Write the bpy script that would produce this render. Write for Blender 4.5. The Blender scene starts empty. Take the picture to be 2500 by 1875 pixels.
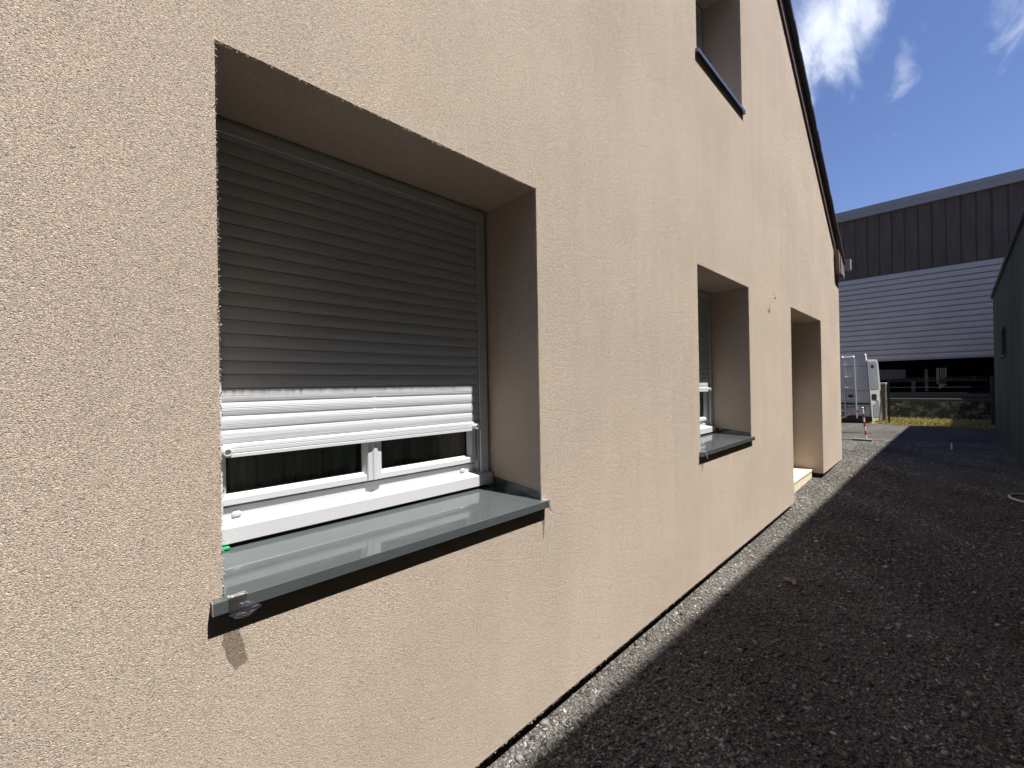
import bpy, bmesh, math, random
import numpy as np
from mathutils import Vector, Matrix, noise as mnoise
random.seed(7); rng = np.random.default_rng(11)
scene = bpy.context.scene
col = scene.collection

# ---------------------------------------------------------------- camera
cam = bpy.data.cameras.new('camera'); camo = bpy.data.objects.new('camera', cam); col.objects.link(camo)
R_ = Vector((0.7145166, -0.69940739, -0.01718528)); U_ = Vector((0.00996306, -0.01438914, 0.99984683)); F_ = Vector((0.69954755, 0.71457837, 0.00331304))
m = Matrix.Identity(4)
for i in range(3):
    m[i][0] = R_[i]; m[i][1] = U_[i]; m[i][2] = -F_[i]
m[0][3], m[1][3], m[2][3] = 0.0, -1.25, 1.475
camo.matrix_world = m
cam.sensor_width = 36; cam.lens = 36 * 1032.25 / 2500; cam.clip_start = 0.05; cam.clip_end = 2000
scene.camera = camo

# ---------------------------------------------------------------- light
SUN = Vector((0.30, -1.0, 2.55)).normalized()
EL = math.asin(SUN.z); AZ = math.atan2(SUN.x, SUN.y)
sl = bpy.data.lights.new('sun', 'SUN'); so = bpy.data.objects.new('sun', sl); col.objects.link(so)
sl.energy = 4.7; sl.angle = math.radians(0.55); sl.color = (1.0, 0.965, 0.915)
so.rotation_euler = SUN.to_track_quat('Z', 'Y').to_euler()
so.location = (5, -8, 20)
scene.view_settings.view_transform = 'Standard'
scene.view_settings.look = 'None'
scene.view_settings.gamma = 1
scene.view_settings.exposure = 1.17

world = bpy.data.worlds.new('World'); scene.world = world; world.use_nodes = True
wn = world.node_tree.nodes; wl = world.node_tree.links; wn.clear()
def N(t, nodes=wn, **kw):
    n = nodes.new(t)
    for k, v in kw.items(): setattr(n, k, v)
    return n
sky = N('ShaderNodeTexSky', sky_type='NISHITA', sun_disc=False, sun_elevation=EL, sun_rotation=AZ, altitude=60, air_density=1.0, dust_density=0.35, ozone_density=2.2)
bg = N('ShaderNodeBackground'); bg.inputs['Strength'].default_value = 0.062
out = N('ShaderNodeOutputWorld')
tc = N('ShaderNodeTexCoord'); sep = N('ShaderNodeSeparateXYZ')
wl.new(tc.outputs['Generated'], sep.inputs[0])
def wmath(op, a, b=None, c=None):
    n = N('ShaderNodeMath', operation=op)
    for i, v in enumerate((a, b, c)):
        if v is None: continue
        if isinstance(v, (int, float)): n.inputs[i].default_value = v
        else: wl.new(v, n.inputs[i])
    return n.outputs[0]
zc = wmath('MAXIMUM', sep.outputs[2], 0.06)
u = wmath('DIVIDE', sep.outputs[0], zc); v = wmath('DIVIDE', sep.outputs[1], zc)
cmb = N('ShaderNodeCombineXYZ'); wl.new(u, cmb.inputs[0]); wl.new(v, cmb.inputs[1])
mp = N('ShaderNodeMapping'); mp.inputs['Rotation'].default_value = (0, 0, math.radians(-14)); mp.inputs['Scale'].default_value = (0.75, 2.6, 1)
wl.new(cmb.outputs[0], mp.inputs[0])
nz = N('ShaderNodeTexNoise'); nz.inputs['Scale'].default_value = 4.6; nz.inputs['Detail'].default_value = 9; nz.inputs['Roughness'].default_value = 0.56; nz.inputs['Distortion'].default_value = 0.5
wl.new(mp.outputs[0], nz.inputs['Vector'])
def blob(cx, cy, rx, ry, rot, amp):
    c, s = math.cos(rot), math.sin(rot)
    dx = wmath('SUBTRACT', u, cx); dy = wmath('SUBTRACT', v, cy)
    a = wmath('DIVIDE', wmath('ADD', wmath('MULTIPLY', dx, c), wmath('MULTIPLY', dy, s)), rx)
    b = wmath('DIVIDE', wmath('SUBTRACT', wmath('MULTIPLY', dy, c), wmath('MULTIPLY', dx, s)), ry)
    r2 = wmath('ADD', wmath('MULTIPLY', a, a), wmath('MULTIPLY', b, b))
    return wmath('MULTIPLY', wmath('EXPONENT', wmath('MULTIPLY', r2, -1.0)), amp)
cov = None
for bl in ((1.45, .36, .40, .22, 0.2, .56), (1.66, .23, .36, .10, .12, .46), (1.42, .12, .22, .09, .35, .38), (2.06, .09, .34, .055, 0.12, .42), (1.84, -.17, .32, .10, 0.15, .52), (0.3, 2.2, 1.4, 1.0, 0.3, .7), (-1.6, -1.0, 1.2, .9, 0.8, .7), (-.3, .3, .5, .4, 0, .6)):  # includes clouds out of view, added to whiten the ambient light
    o = blob(*bl); cov = o if cov is None else wmath('ADD', cov, o)
dens = wmath('SUBTRACT', wmath('ADD', wmath('MULTIPLY', nz.outputs[0], 1.5), cov), 1.02)
ramp = N('ShaderNodeMapRange', interpolation_type='SMOOTHSTEP'); ramp.inputs['From Min'].default_value = 0.0; ramp.inputs['From Max'].default_value = 0.98
wl.new(dens, ramp.inputs['Value'])
mix = N('ShaderNodeMix', data_type='RGBA'); mix.inputs[7].default_value = (8.6, 9.0, 9.8, 1)
wl.new(wmath('MULTIPLY', ramp.outputs[0], 0.85), mix.inputs[0])
hs = N('ShaderNodeHueSaturation'); hs.inputs['Saturation'].default_value = 1.12; hs.inputs['Value'].default_value = 1.0
tn = N('ShaderNodeMix', data_type='RGBA', blend_type='MULTIPLY'); tn.inputs[0].default_value = 1; tn.inputs[7].default_value = (1.0, 0.86, 0.98, 1)
wl.new(sky.outputs[0], hs.inputs['Color']); wl.new(hs.outputs[0], tn.inputs[6]); wl.new(tn.outputs[2], mix.inputs[6])
wl.new(mix.outputs[2], bg.inputs[0]); wl.new(bg.outputs[0], out.inputs[0])

# ---------------------------------------------------------------- materials
class MT:
    def __init__(s, name, base=(.5, .5, .5), rough=.6, spec=.5, metal=0.0, coat=0.0):
        s.m = bpy.data.materials.new(name); s.m.use_nodes = True
        s.n = s.m.node_tree.nodes; s.l = s.m.node_tree.links
        s.b = s.n['Principled BSDF']; s.o = s.n['Material Output']
        s.b.inputs['Base Color'].default_value = (*base, 1); s.b.inputs['Roughness'].default_value = rough
        s.b.inputs['Specular IOR Level'].default_value = spec; s.b.inputs['Metallic'].default_value = metal
        s.b.inputs['Coat Weight'].default_value = coat; s.base = base
        s.tc = s.n.new('ShaderNodeTexCoord')
    def coord(s, scale=(1, 1, 1), rot=(0, 0, 0)):
        mp = s.n.new('ShaderNodeMapping'); mp.inputs['Scale'].default_value = scale; mp.inputs['Rotation'].default_value = rot
        s.l.new(s.tc.outputs['Object'], mp.inputs[0]); return mp.outputs[0]
    def noise(s, sc, detail=4, rough=.55, scale=(1, 1, 1), dist=0.0, rot=(0, 0, 0)):
        n = s.n.new('ShaderNodeTexNoise'); n.inputs['Scale'].default_value = sc; n.inputs['Detail'].default_value = detail
        n.inputs['Roughness'].default_value = rough; n.inputs['Distortion'].default_value = dist
        s.l.new(s.coord(scale, rot), n.inputs['Vector']); return n.outputs[0]
    def voro(s, sc, scale=(1, 1, 1), feature='F1', out='Distance'):
        n = s.n.new('ShaderNodeTexVoronoi'); n.feature = feature; n.inputs['Scale'].default_value = sc
        s.l.new(s.coord(scale), n.inputs['Vector']); return n.outputs[out]
    def math(s, op, a, b=None):
        n = s.n.new('ShaderNodeMath'); n.operation = op
        for i, v in enumerate((a, b)):
            if v is None: continue
            if isinstance(v, (int, float)): n.inputs[i].default_value = v
            else: s.l.new(v, n.inputs[i])
        return n.outputs[0]
    def ramp(s, fac, stops):
        r = s.n.new('ShaderNodeValToRGB'); e = r.color_ramp.elements
        while len(e) < len(stops): e.new(.5)
        for k, (p, c) in zip(e, stops): k.position = p; k.color = (*c, 1)
        s.l.new(fac, r.inputs[0]); return r.outputs[0]
    def mixc(s, fac, a, b, mode='MIX'):
        n = s.n.new('ShaderNodeMix'); n.data_type = 'RGBA'; n.blend_type = mode
        for i, v in ((0, fac), (6, a), (7, b)):
            if isinstance(v, (int, float)): n.inputs[i].default_value = v
            elif isinstance(v, tuple): n.inputs[i].default_value = (*v, 1)
            else: s.l.new(v, n.inputs[i])
        return n.outputs[2]
    def color(s, o): s.l.new(o, s.b.inputs['Base Color']); return s
    def roughn(s, o): s.l.new(o, s.b.inputs['Roughness']); return s
    def bump(s, h, dist=.003, strength=1.0):
        b = s.n.new('ShaderNodeBump'); b.inputs['Distance'].default_value = dist; b.inputs['Strength'].default_value = strength
        s.l.new(h, b.inputs['Height'])
        prev = getattr(s, 'nrm', None)
        if prev: s.l.new(prev, b.inputs['Normal'])
        s.nrm = b.outputs[0]; s.l.new(b.outputs[0], s.b.inputs['Normal']); return s
def vary(mt, sc=3.0, amt=.12, scale=(1, 1, 1)):
    c = mt.base; lo = tuple(x * (1 - amt) for x in c); hi = tuple(min(1, x * (1 + amt)) for x in c)
    mt.color(mt.ramp(mt.noise(sc, 5, .6, scale), [(.3, lo), (.7, hi)])); return mt

M = {}
def plaster(name, bump_d, grain=(1, 1, 1), base=(.635, .530, .432)):
    p = MT(name, base, .95, .12)
    big = p.noise(.9, 4, .5)
    streak = p.noise(2.2, 5, .6, (3.2, 3.2, .45), .4)
    fine = p.noise(120, 4, .75, grain)
    c1 = p.ramp(big, [(.35, (base[0] * .93, base[1] * .925, base[2] * .93)), (.65, tuple(x * 1.04 for x in base))])
    c2 = p.mixc(1.0, c1, p.ramp(streak, [(.35, (.965, .96, .955)), (.7, (1.02, 1.02, 1.02))]), 'MULTIPLY')
    c3 = p.mixc(1.0, c2, p.ramp(fine, [(.34, (.84, .83, .82)), (.60, (1.05, 1.05, 1.05))]), 'MULTIPLY')
    p.color(c3)
    # worm-like scraped grain
    a = p.noise(190, 2.0, .55, grain, .9)
    rid = p.math('ABSOLUTE', p.math('SUBTRACT', a, .5))
    h = p.math('ADD', p.math('MULTIPLY', p.math('MULTIPLY', rid, -1.9), 1.0), p.math('MULTIPLY', p.noise(300, 2, .6), .45))
    p.bump(h, bump_d, 1.0)
    p.bump(p.noise(62, 3, .7, grain, .5), bump_d * 1.0, .35)
    p.bump(p.noise(7, 3, .5), .006, .5)
    return p.m
M['plaster'] = plaster('beige_scraped_render', .0072, (.9, .9, 1.45))
M['reveal'] = plaster('beige_reveal_render', .003, (1, 1, 1), (.63, .515, .41))
M['plinth'] = vary(MT('dark_plinth', (.035, .034, .033), .9), 6).m
M['soil'] = MT('dark_gravel_bed', (.1, .1, .1), .97, .1)
s = M['soil']; cc = s.ramp(s.noise(1.6, 5, .6), [(.3, (.070, .062, .054)), (.7, (.125, .118, .106))])
fi = s.ramp(s.voro(95, feature='F1', out='Color'), [(.15, (.55, .54, .52)), (.85, (1.5, 1.5, 1.5))])
s.color(s.mixc(1.0, cc, fi, 'MULTIPLY')); s.bump(s.voro(95), .006, 1.0); s.bump(s.noise(9, 4), .02, .5); M['soil'] = s.m
g = MT('slate_chippings', (.15, .15, .15), .82, .35)
at = g.n.new('ShaderNodeAttribute'); at.attribute_name = 'tint'; at.attribute_type = 'GEOMETRY'
g.color(g.ramp(at.outputs['Fac'], [(0, (.045, .040, .034)), (.35, (.105, .099, .090)), (.7, (.20, .194, .180)), (.94, (.34, .33, .30)), (1, (.52, .50, .46))]))
g.bump(g.noise(300, 2), .001, .6); M['chips'] = g.m
a = MT('grey_asphalt', (.10, .098, .092), .95, .05)
ac = a.ramp(a.noise(1.1, 6, .65, (.5, 2.2, 1)), [(.3, (.055, .051, .045)), (.7, (.100, .094, .084))])
a.color(a.mixc(1.0, ac, a.ramp(a.noise(160, 2), [(.3, (.75, .75, .75)), (.7, (1.2, 1.2, 1.2))]), 'MULTIPLY')); a.bump(a.noise(140, 2), .004, .8); M['asphalt'] = a.m
M['concrete'] = vary(MT('pale_concrete', (.17, .165, .15), .9, .2), 8, .25).m
st = MT('cream_step_stone', (.72, .62, .44), .7, .3)
st.color(st.ramp(st.noise(9, 5, .6), [(.3, (.62, .53, .37)), (.75, (.78, .69, .52))])); st.bump(st.noise(60, 3), .002, .4); M['step'] = st.m
def pvc(name, base, rough=.32):
    p = MT(name, base, rough, .45); vary(p, 4, .03); return p.m
M['pvc'] = pvc('white_pvc', (.53, .54, .56))
M['rail'] = pvc('white_aluminium_rail', (.60, .605, .62), .42)
sh = MT('white_shutter_slat', (.62, .63, .62), .42, .5)
sh.color(sh.ramp(sh.noise(30, 3, .6, (.15, 1, 6)), [(.3, (.51, .53, .565)), (.7, (.575, .60, .635))]))
sh.bump(sh.noise(300, 2, .6, (.005, 1, 1.6)), .0020, .8); M['slat'] = sh.m
M['gasket'] = MT('black_gasket', (.015, .015, .016), .6).m
def glass(name, tint, refl=1.0):
    g = MT(name); g.n.remove(g.b); t = g.n.new('ShaderNodeBsdfTransparent'); t.inputs[0].default_value = (*tint, 1)
    gl = g.n.new('ShaderNodeBsdfGlossy'); gl.inputs['Roughness'].default_value = .01; gl.inputs[0].default_value = (1, 1, 1, 1)
    f = g.n.new('ShaderNodeFresnel'); f.inputs[0].default_value = 1.52
    mx = g.n.new('ShaderNodeMixShader'); g.l.new(g.math('MULTIPLY', f.outputs[0], refl), mx.inputs[0]); g.l.new(t.outputs[0], mx.inputs[1]); g.l.new(gl.outputs[0], mx.inputs[2]); g.l.new(mx.outputs[0], g.o.inputs[0]); return g.m
M['glass'] = glass('window_glass', (.75, .78, .77))
M['curtain'] = vary(MT('grey_voile_curtain', (.93, .93, .94), .9, .1), 9, .45, (3, 1, .05)).m  # fold shading put into the colour as vertical streaks
M['room'] = MT('dark_room_lining', (.10, .095, .09), .9).m
si = MT('grey_lacquered_sill', (.085, .10, .102), .08, .5, .0, .5)
sm = si.noise(11, 6, .7, (1, 2.2, 1))
si.color(si.ramp(sm, [(.25, (.064, .073, .076)), (.64, (.075, .085, .088)), (.72, (.10, .11, .112)), (.80, (.17, .18, .18))]))
si.roughn(si.ramp(si.noise(16, 5, .65), [(.35, (.05,) * 3), (.75, (.16,) * 3)])); si.b.inputs['Coat Roughness'].default_value = .03
si.bump(si.noise(5, 2), .001, .06); M['sill'] = si.m
M['sill_end'] = vary(MT('dusty_sill_cap', (.30, .26, .25), .8), 60, .2).m
fm = MT('clear_plastic_film'); fm.n.remove(fm.b)
t = fm.n.new('ShaderNodeBsdfTransparent'); t.inputs[0].default_value = (.58, .55, .51, 1)
gl = fm.n.new('ShaderNodeBsdfGlossy'); gl.inputs['Roughness'].default_value = .12; gl.inputs[0].default_value = (1, 1, 1, 1)
df = fm.n.new('ShaderNodeBsdfDiffuse'); df.inputs[0].default_value = (.8, .8, .8, 1)
m1 = fm.n.new('ShaderNodeMixShader'); m1.inputs[0].default_value = .10; fm.l.new(gl.outputs[0], m1.inputs[1]); fm.l.new(df.outputs[0], m1.inputs[2])
fr = fm.n.new('ShaderNodeFresnel'); fr.inputs[0].default_value = 1.5
m2 = fm.n.new('ShaderNodeMixShader'); fm.l.new(fm.math('ADD', fm.math('MULTIPLY', fr.outputs[0], 1.0), .12), m2.inputs[0]); fm.l.new(t.outputs[0], m2.inputs[1]); fm.l.new(m1.outputs[0], m2.inputs[2]); fm.l.new(m2.outputs[0], fm.o.inputs[0]); M['film'] = fm.m
M['green'] = MT('green_plastic', (.01, .30, .12), .35).m
M['orange'] = MT('orange_plastic', (.55, .28, .03), .4).m
sl_ = MT('dark_roof_slate', (.045, .048, .055), .5, .5)
sl_.color(sl_.ramp(sl_.noise(14, 4), [(.3, (.035, .038, .044)), (.7, (.06, .063, .07))])); sl_.bump(sl_.noise(60, 3), .003, .5); M['slate'] = sl_.m
M['brown'] = vary(MT('brown_verge_board', (.20, .135, .105), .6), 10, .2, (1, 1, 6)).m
M['zinc'] = vary(MT('grey_zinc', (.30, .30, .31), .45, .5, .3), 8, .15).m
M['door'] = vary(MT('grey_door_paint', (.30, .31, .32), .4), 3, .05).m
M['darkmetal'] = vary(MT('dark_green_fence_paint', (.012, .018, .016), .5), 10, .2).m
M['wire'] = vary(MT('grey_green_wire', (.05, .06, .055), .5), 10, .2).m
def cladding(name, base, period, depth, axis='z', rough=.5, amt=.08):
    c = MT(name, base, rough, .4); vary(c, 1.4, amt, (1, 1, 1)); return c.m
M['panel'] = vary(MT('silver_blue_cladding', (.33, .315, .325), .5, .5), .8, .06).m
M['fascia'] = vary(MT('grey_blue_fascia', (.20, .205, .22), .5), 1.2, .08).m
bn = MT('dark_brown_cladding', (.060, .053, .050), .65, .35)
bn.color(bn.ramp(bn.noise(1.5, 6, .65, (1, 3, .5)), [(.3, (.048, .036, .029)), (.7, (.082, .063, .052))])); M['darkband'] = bn.m
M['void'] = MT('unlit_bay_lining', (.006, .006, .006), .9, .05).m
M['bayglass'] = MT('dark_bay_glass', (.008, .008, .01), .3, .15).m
M['cream'] = vary(MT('cream_reflection', (.13, .11, .085), .8), 8, .2).m
M['greyboard'] = vary(MT('grey_board', (.04, .04, .04), .7), 5, .2).m
nb = MT('dark_green_grey_render', (.05, .06, .055), .85, .2)
nb.color(nb.mixc(1.0, nb.ramp(nb.noise(1.2, 6, .7, (1.2, 1, .35)), [(.3, (.026, .034, .024)), (.7, (.070, .080, .060))]), nb.ramp(nb.noise(60, 2, .5, (1, 1, .05)), [(.3, (.6, .6, .6)), (.7, (1.25, 1.25, 1.25))]), 'MULTIPLY'))
nb.bump(nb.noise(26, 2, .5, (1, 1, .02)), .02, .5); M['neigh'] = nb.m
M['neightrim'] = MT('black_roof_trim', (.02, .022, .023), .5).m
M['tall'] = vary(MT('shadow_block_grey', (.11, .105, .10), .9), 1, .1).m  # only for the unseen blocks added to cast shade
ws = MT('stained_concrete_wall', (.2, .2, .2), .92, .2)
wsc = ws.ramp(ws.noise(4.0, 8, .80, (1, 1, 1.1), .6), [(.40, (.006, .006, .004)), (.49, (.022, .021, .018)), (.55, (.13, .125, .125)), (.70, (.26, .25, .25))])
ws.color(wsc); ws.bump(ws.noise(30, 4), .01, .6); M['stained'] = ws.m
gr = MT('dry_grass', (.18, .16, .05), .9, .2)
at = gr.n.new('ShaderNodeAttribute'); at.attribute_name = 'tint'; at.attribute_type = 'GEOMETRY'
gr.color(gr.ramp(at.outputs['Fac'], [(0, (.10, .11, .025)), (.5, (.34, .29, .10)), (1, (.55, .47, .22))])); M['grass'] = gr.m
M['vanpaint'] = vary(MT('white_van_paint', (.60, .585, .55), .35, .4, 0, .15), 2, .05).m
M['vaninner'] = vary(MT('pale_blue_door_trim', (.26, .28, .31), .5), 5, .12).m
M['blackplastic'] = MT('black_plastic', (.02, .02, .022), .5).m
M['chrome'] = MT('brushed_aluminium', (.62, .62, .62), .4, .5, .25).m
M['plate'] = MT('white_plate', (.6, .6, .58), .4).m
M['blue'] = MT('blue_plate_band', (.02, .06, .35), .4).m
M['ink'] = MT('black_ink', (.01, .01, .01), .6).m
M['red'] = MT('red_reflective', (.55, .02, .03), .35).m
M['white'] = MT('white_reflective', (.75, .75, .73), .35).m
M['rubber'] = vary(MT('grey_rubber_base', (.12, .12, .115), .8), 12, .2).m
M['tape'] = vary(MT('faded_barrier_tape', (.5, .46, .42), .5), 14, .3).m
sn = MT('brown_pillar_stone', (.07, .06, .05), .92); sn.color(sn.ramp(sn.noise(14, 6, .7), [(.3, (.035, .03, .022)), (.7, (.13, .11, .085))])); sn.bump(sn.noise(25, 4), .02, 1); M['pierstone'] = sn.m
M['paleedge'] = vary(MT('weathered_pale_edge', (.40, .38, .33), .9), 18, .5).m
M['hose'] = MT('beige_hose', (.50, .45, .36), .5).m
M['leaf'] = vary(MT('dry_brown_leaf', (.28, .22, .17), .8), 60, .3).m
M['cable'] = MT('beige_cable', (.55, .45, .33), .5).m
M['black'] = MT('wheel_rubber', (.015, .015, .015), .8).m

# ---------------------------------------------------------------- mesh helpers
class MB:
    def __init__(s): s.v = []; s.f = []; s.mi = []; s.sm = []
    def add(s, vs, fs, mi=0, smooth=False):
        o = len(s.v); s.v += [tuple(v) for v in vs]; s.f += [tuple(i + o for i in f) for f in fs]; s.mi += [mi] * len(fs); s.sm += [smooth] * len(fs)
    def quad(s, a, b, c, d, mi=0): s.add([a, b, c, d], [(0, 1, 2, 3)], mi)
    def box(s, x0, x1, y0, y1, z0, z1, mi=0):
        s.add([(x0, y0, z0), (x1, y0, z0), (x1, y1, z0), (x0, y1, z0), (x0, y0, z1), (x1, y0, z1), (x1, y1, z1), (x0, y1, z1)],
              [(0, 3, 2, 1), (4, 5, 6, 7), (0, 1, 5, 4), (1, 2, 6, 5), (2, 3, 7, 6), (3, 0, 4, 7)], mi)
    def hexa(s, p, mi=0): s.add(p, [(0, 3, 2, 1), (4, 5, 6, 7), (0, 1, 5, 4), (1, 2, 6, 5), (2, 3, 7, 6), (3, 0, 4, 7)], mi)
    def prism_x(s, prof, x0, x1, mi=0, cap=True, smooth=False):          # prof: (y,z), ordered
        n = len(prof); vs = [(x0, y, z) for y, z in prof] + [(x1, y, z) for y, z in prof]
        s.add(vs, [(i, (i + 1) % n, n + (i + 1) % n, n + i) for i in range(n)], mi, smooth)
        if cap: s.add(vs, [tuple(range(n)), tuple(range(2 * n - 1, n - 1, -1))], mi)
    def prism_y(s, prof, y0, y1, mi=0):                                  # prof: (x,z)
        n = len(prof); vs = [(x, y0, z) for x, z in prof] + [(x, y1, z) for x, z in prof]
        s.add(vs, [(i, (i + 1) % n, n + (i + 1) % n, n + i) for i in range(n)] + [tuple(range(n)), tuple(range(2 * n - 1, n - 1, -1))], mi)
    def tube(s, pts, r, k=8, mi=0, cap=True):
        pts = [Vector(p) for p in pts]; rr = r if isinstance(r, (list, tuple)) else [r] * len(pts); vs = []
        for i, p in enumerate(pts):
            d = (pts[min(i + 1, len(pts) - 1)] - pts[max(i - 1, 0)]).normalized()
            a = d.cross(Vector((0, 0, 1)))
            if a.length < .1: a = d.cross(Vector((1, 0, 0)))
            a.normalize(); b = d.cross(a)
            vs += [p + (a * math.cos(t * 2 * math.pi / k) + b * math.sin(t * 2 * math.pi / k)) * rr[i] for t in range(k)]
        fs = [(i * k + j, i * k + (j + 1) % k, (i + 1) * k + (j + 1) % k, (i + 1) * k + j) for i in range(len(pts) - 1) for j in range(k)]
        s.add(vs, fs, mi, True)
        if cap: s.add(vs, [tuple(range(k - 1, -1, -1)), tuple(range((len(pts) - 1) * k, len(pts) * k))], mi)
    def build(s, name, mats, parent=None, bevel=0, fix=True):
        me = bpy.data.meshes.new(name); me.from_pydata(s.v, [], s.f)
        for mm in (mats if isinstance(mats, (list, tuple)) else [mats]): me.materials.append(mm)
        me.polygons.foreach_set('material_index', s.mi); me.polygons.foreach_set('use_smooth', s.sm); me.update()
        if fix:
            bm = bmesh.new(); bm.from_mesh(me); bmesh.ops.recalc_face_normals(bm, faces=bm.faces); bm.to_mesh(me); bm.free()
        o = bpy.data.objects.new(name, me); col.objects.link(o)
        if parent is not None: o.parent = parent; o.matrix_parent_inverse = parent.matrix_world.inverted()
        if bevel:
            b = o.modifiers.new('bevel', 'BEVEL'); b.width = bevel; b.segments = 2; b.limit_method = 'ANGLE'; b.angle_limit = math.radians(40)
        return o
def tag(o, label=None, cat=None, group=None, kind=None):
    if label: o['label'] = label
    if cat: o['category'] = cat
    if group: o['group'] = group
    if kind: o['kind'] = kind
    return o
def empty(name, loc, label, cat, group=None):
    o = bpy.data.objects.new(name, None); o.empty_display_size = .2; o.location = loc; col.objects.link(o)
    o.matrix_world = Matrix.Translation(loc)
    return tag(o, label, cat, group)

# ---------------------------------------------------------------- ground
def zg(x):
    t = min(1, max(0, (x - 4.5) / 6.0)); return -.028 + .128 * t * t * (3 - 2 * t) + .02 * min(1, max(0, (x - 9.5) / 3))
xs = [-300, -60, -10] + [i * .25 for i in range(-8, 56)] + [20, 30, 60, 300]
ys = [-300, -40, -8, -4, -2.6, -1.5, -.7, 0, 1, 4, 20, 60, 300]
mb = MB(); vs = [(x, y, zg(x)) for x in xs for y in ys]; ny = len(ys)
mb.add(vs, [(i * ny + j, (i + 1) * ny + j, (i + 1) * ny + j + 1, i * ny + j + 1) for i in range(len(xs) - 1) for j in range(ny - 1)], 0, True)
tag(mb.build('ground', M['soil']), kind='structure')
# asphalt drive beyond the gravel; slightly skewed edge
ED = lambda y: 12.25 - .315 * (y + .1) if y < .1 else 12.19
mb = MB(); yy = [-2.9, -2.2, -1.4, -.6, .1, .5, 2.5, 9]
vs = [(ED(y) + (.0), y, zg(12.3) + .004) for y in yy] + [(17.0, y, .124) for y in yy]; n = len(yy)
mb.add(vs, [(i, n + i, n + i + 1, i + 1) for i in range(n - 1)])
tag(mb.build('driveway', M['asphalt']), kind='structure')
mb = MB()
for i in range(len(yy) - 1):
    a0, a1 = yy[i], yy[i + 1]
    if a0 > 3: continue
    mb.hexa([(ED(a0) - .06, a0, .05), (ED(a0), a0, .05), (ED(a1), a1, .05), (ED(a1) - .06, a1, .05), (ED(a0) - .06, a0, .132), (ED(a0), a0, .132), (ED(a1), a1, .132), (ED(a1) - .06, a1, .132)])
tag(mb.build('kerb_edging', M['concrete']), kind='structure')
mb = MB(); mb.hexa([(13.40, .95, .125), (13.47, .95, .125), (13.80, .03, .125), (13.74, .03, .125), (13.40, .95, .132), (13.47, .95, .132), (13.80, .03, .132), (13.74, .03, .132)])
tag(mb.build('drain_channel', M['ink']), kind='structure')

# gravel chippings
def chips(n, xlo, xhi, smin, smax, seed, ylo=-2.25, yhi=.03, power=1.0):
    r = np.random.default_rng(seed)
    tt = r.random(n); x = xlo * (xhi / xlo) ** (tt ** power) if power != 0 else xlo + (xhi - xlo) * tt
    y = ylo + (yhi - ylo) * r.random(n)
    s = smin * (smax / smin) ** (r.random(n) ** 2.2)
    yaw = r.random(n) * 2 * np.pi; el = .30 + .60 * r.random(n)
    k = 5; ang = (np.arange(k)[None, :] + r.uniform(-.35, .35, (n, k))) * 2 * np.pi / k
    rad = s[:, None] * r.uniform(.65, 1.1, (n, k))
    px, py = np.cos(ang) * rad, np.sin(ang) * rad * el[:, None]
    cx, sx = np.cos(yaw)[:, None], np.sin(yaw)[:, None]
    qx, qy = px * cx - py * sx, px * sx + py * cx
    t1, t2 = r.normal(0, .20, n), r.normal(0, .20, n)
    z0 = np.array([zg(a) for a in x]); th = s * r.uniform(.2, .45, n)
    base = z0 + s * r.uniform(-.05, .28, n)
    zt = base[:, None] + th[:, None] * .5 + qx * t1[:, None] + qy * t2[:, None]
    top = np.stack([x[:, None] + qx, y[:, None] + qy, zt], -1)
    bot = np.stack([x[:, None] + qx * .85, y[:, None] + qy * .85, zt - th[:, None]], -1)
    V = np.concatenate([top, bot], 1).reshape(-1, 3)
    pt_ = .10 * np.sin(x * 2.3 + 1.7 * np.sin(y * 3.1)) + .08 * np.sin(x * 5.1 - y * 6.3 + seed) 
    tint = np.clip(r.normal(.43, .23, n) + pt_, 0, .95); tint[r.random(n) < .004] = 1.0
    return V, np.repeat(tint, 10), n
def chip_obj(name, batches, mat):
    V = np.concatenate([b[0] for b in batches]); T = np.concatenate([b[1] for b in batches]); n = sum(b[2] for b in batches)
    k = 5; o = (np.arange(n) * 10)[:, None]
    topf = o + np.arange(5)[None, :]
    sides = np.stack([np.stack([o[:, 0] + (i + 1) % k, o[:, 0] + i, o[:, 0] + k + i, o[:, 0] + k + (i + 1) % k], -1) for i in range(k)], 1).reshape(n, -1)
    loops = np.concatenate([topf, sides], 1).reshape(-1)
    tot = np.tile(np.array([5] + [4] * 5), n); start = np.concatenate([[0], np.cumsum(tot)[:-1]])
    me = bpy.data.meshes.new(name); me.vertices.add(len(V)); me.vertices.foreach_set('co', V.reshape(-1).astype(np.float32))
    me.loops.add(len(loops)); me.loops.foreach_set('vertex_index', loops.astype(np.int32))
    me.polygons.add(len(tot)); me.polygons.foreach_set('loop_start', start.astype(np.int32)); me.polygons.foreach_set('loop_total', tot.astype(np.int32))
    me.update(calc_edges=True); at = me.attributes.new('tint', 'FLOAT', 'POINT'); at.data.foreach_set('value', T.astype(np.float32))
    me.materials.append(mat); ob = bpy.data.objects.new(name, me); col.objects.link(ob); return ob
go = chip_obj('gravel', [chips(52000, .9, 5.0, .003, .016, 1), chips(34000, 4.0, 12.3, .006, .019, 2), chips(5200, .9, 7, .010, .026, 3), chips(9000, .9, 4.0, .003, .012, 4, -.25, .0), chips(260, .95, 6, .018, .034, 12), chips(16000, .9, 7, .006, .015, 13), chips(1500, 5.85, 7.55, .005, .018, 8, -.05, .125, 1), chips(9000, 4.5, 12.2, .010, .024, 9, -.9, .02, .6), chips(3500, 9.3, 12.1, .008, .022, 10, -.1, .9, 0)], M['chips'])
tag(go, kind='stuff', label='loose dark grey slate chippings covering the alley beside the house', cat='gravel')

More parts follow.
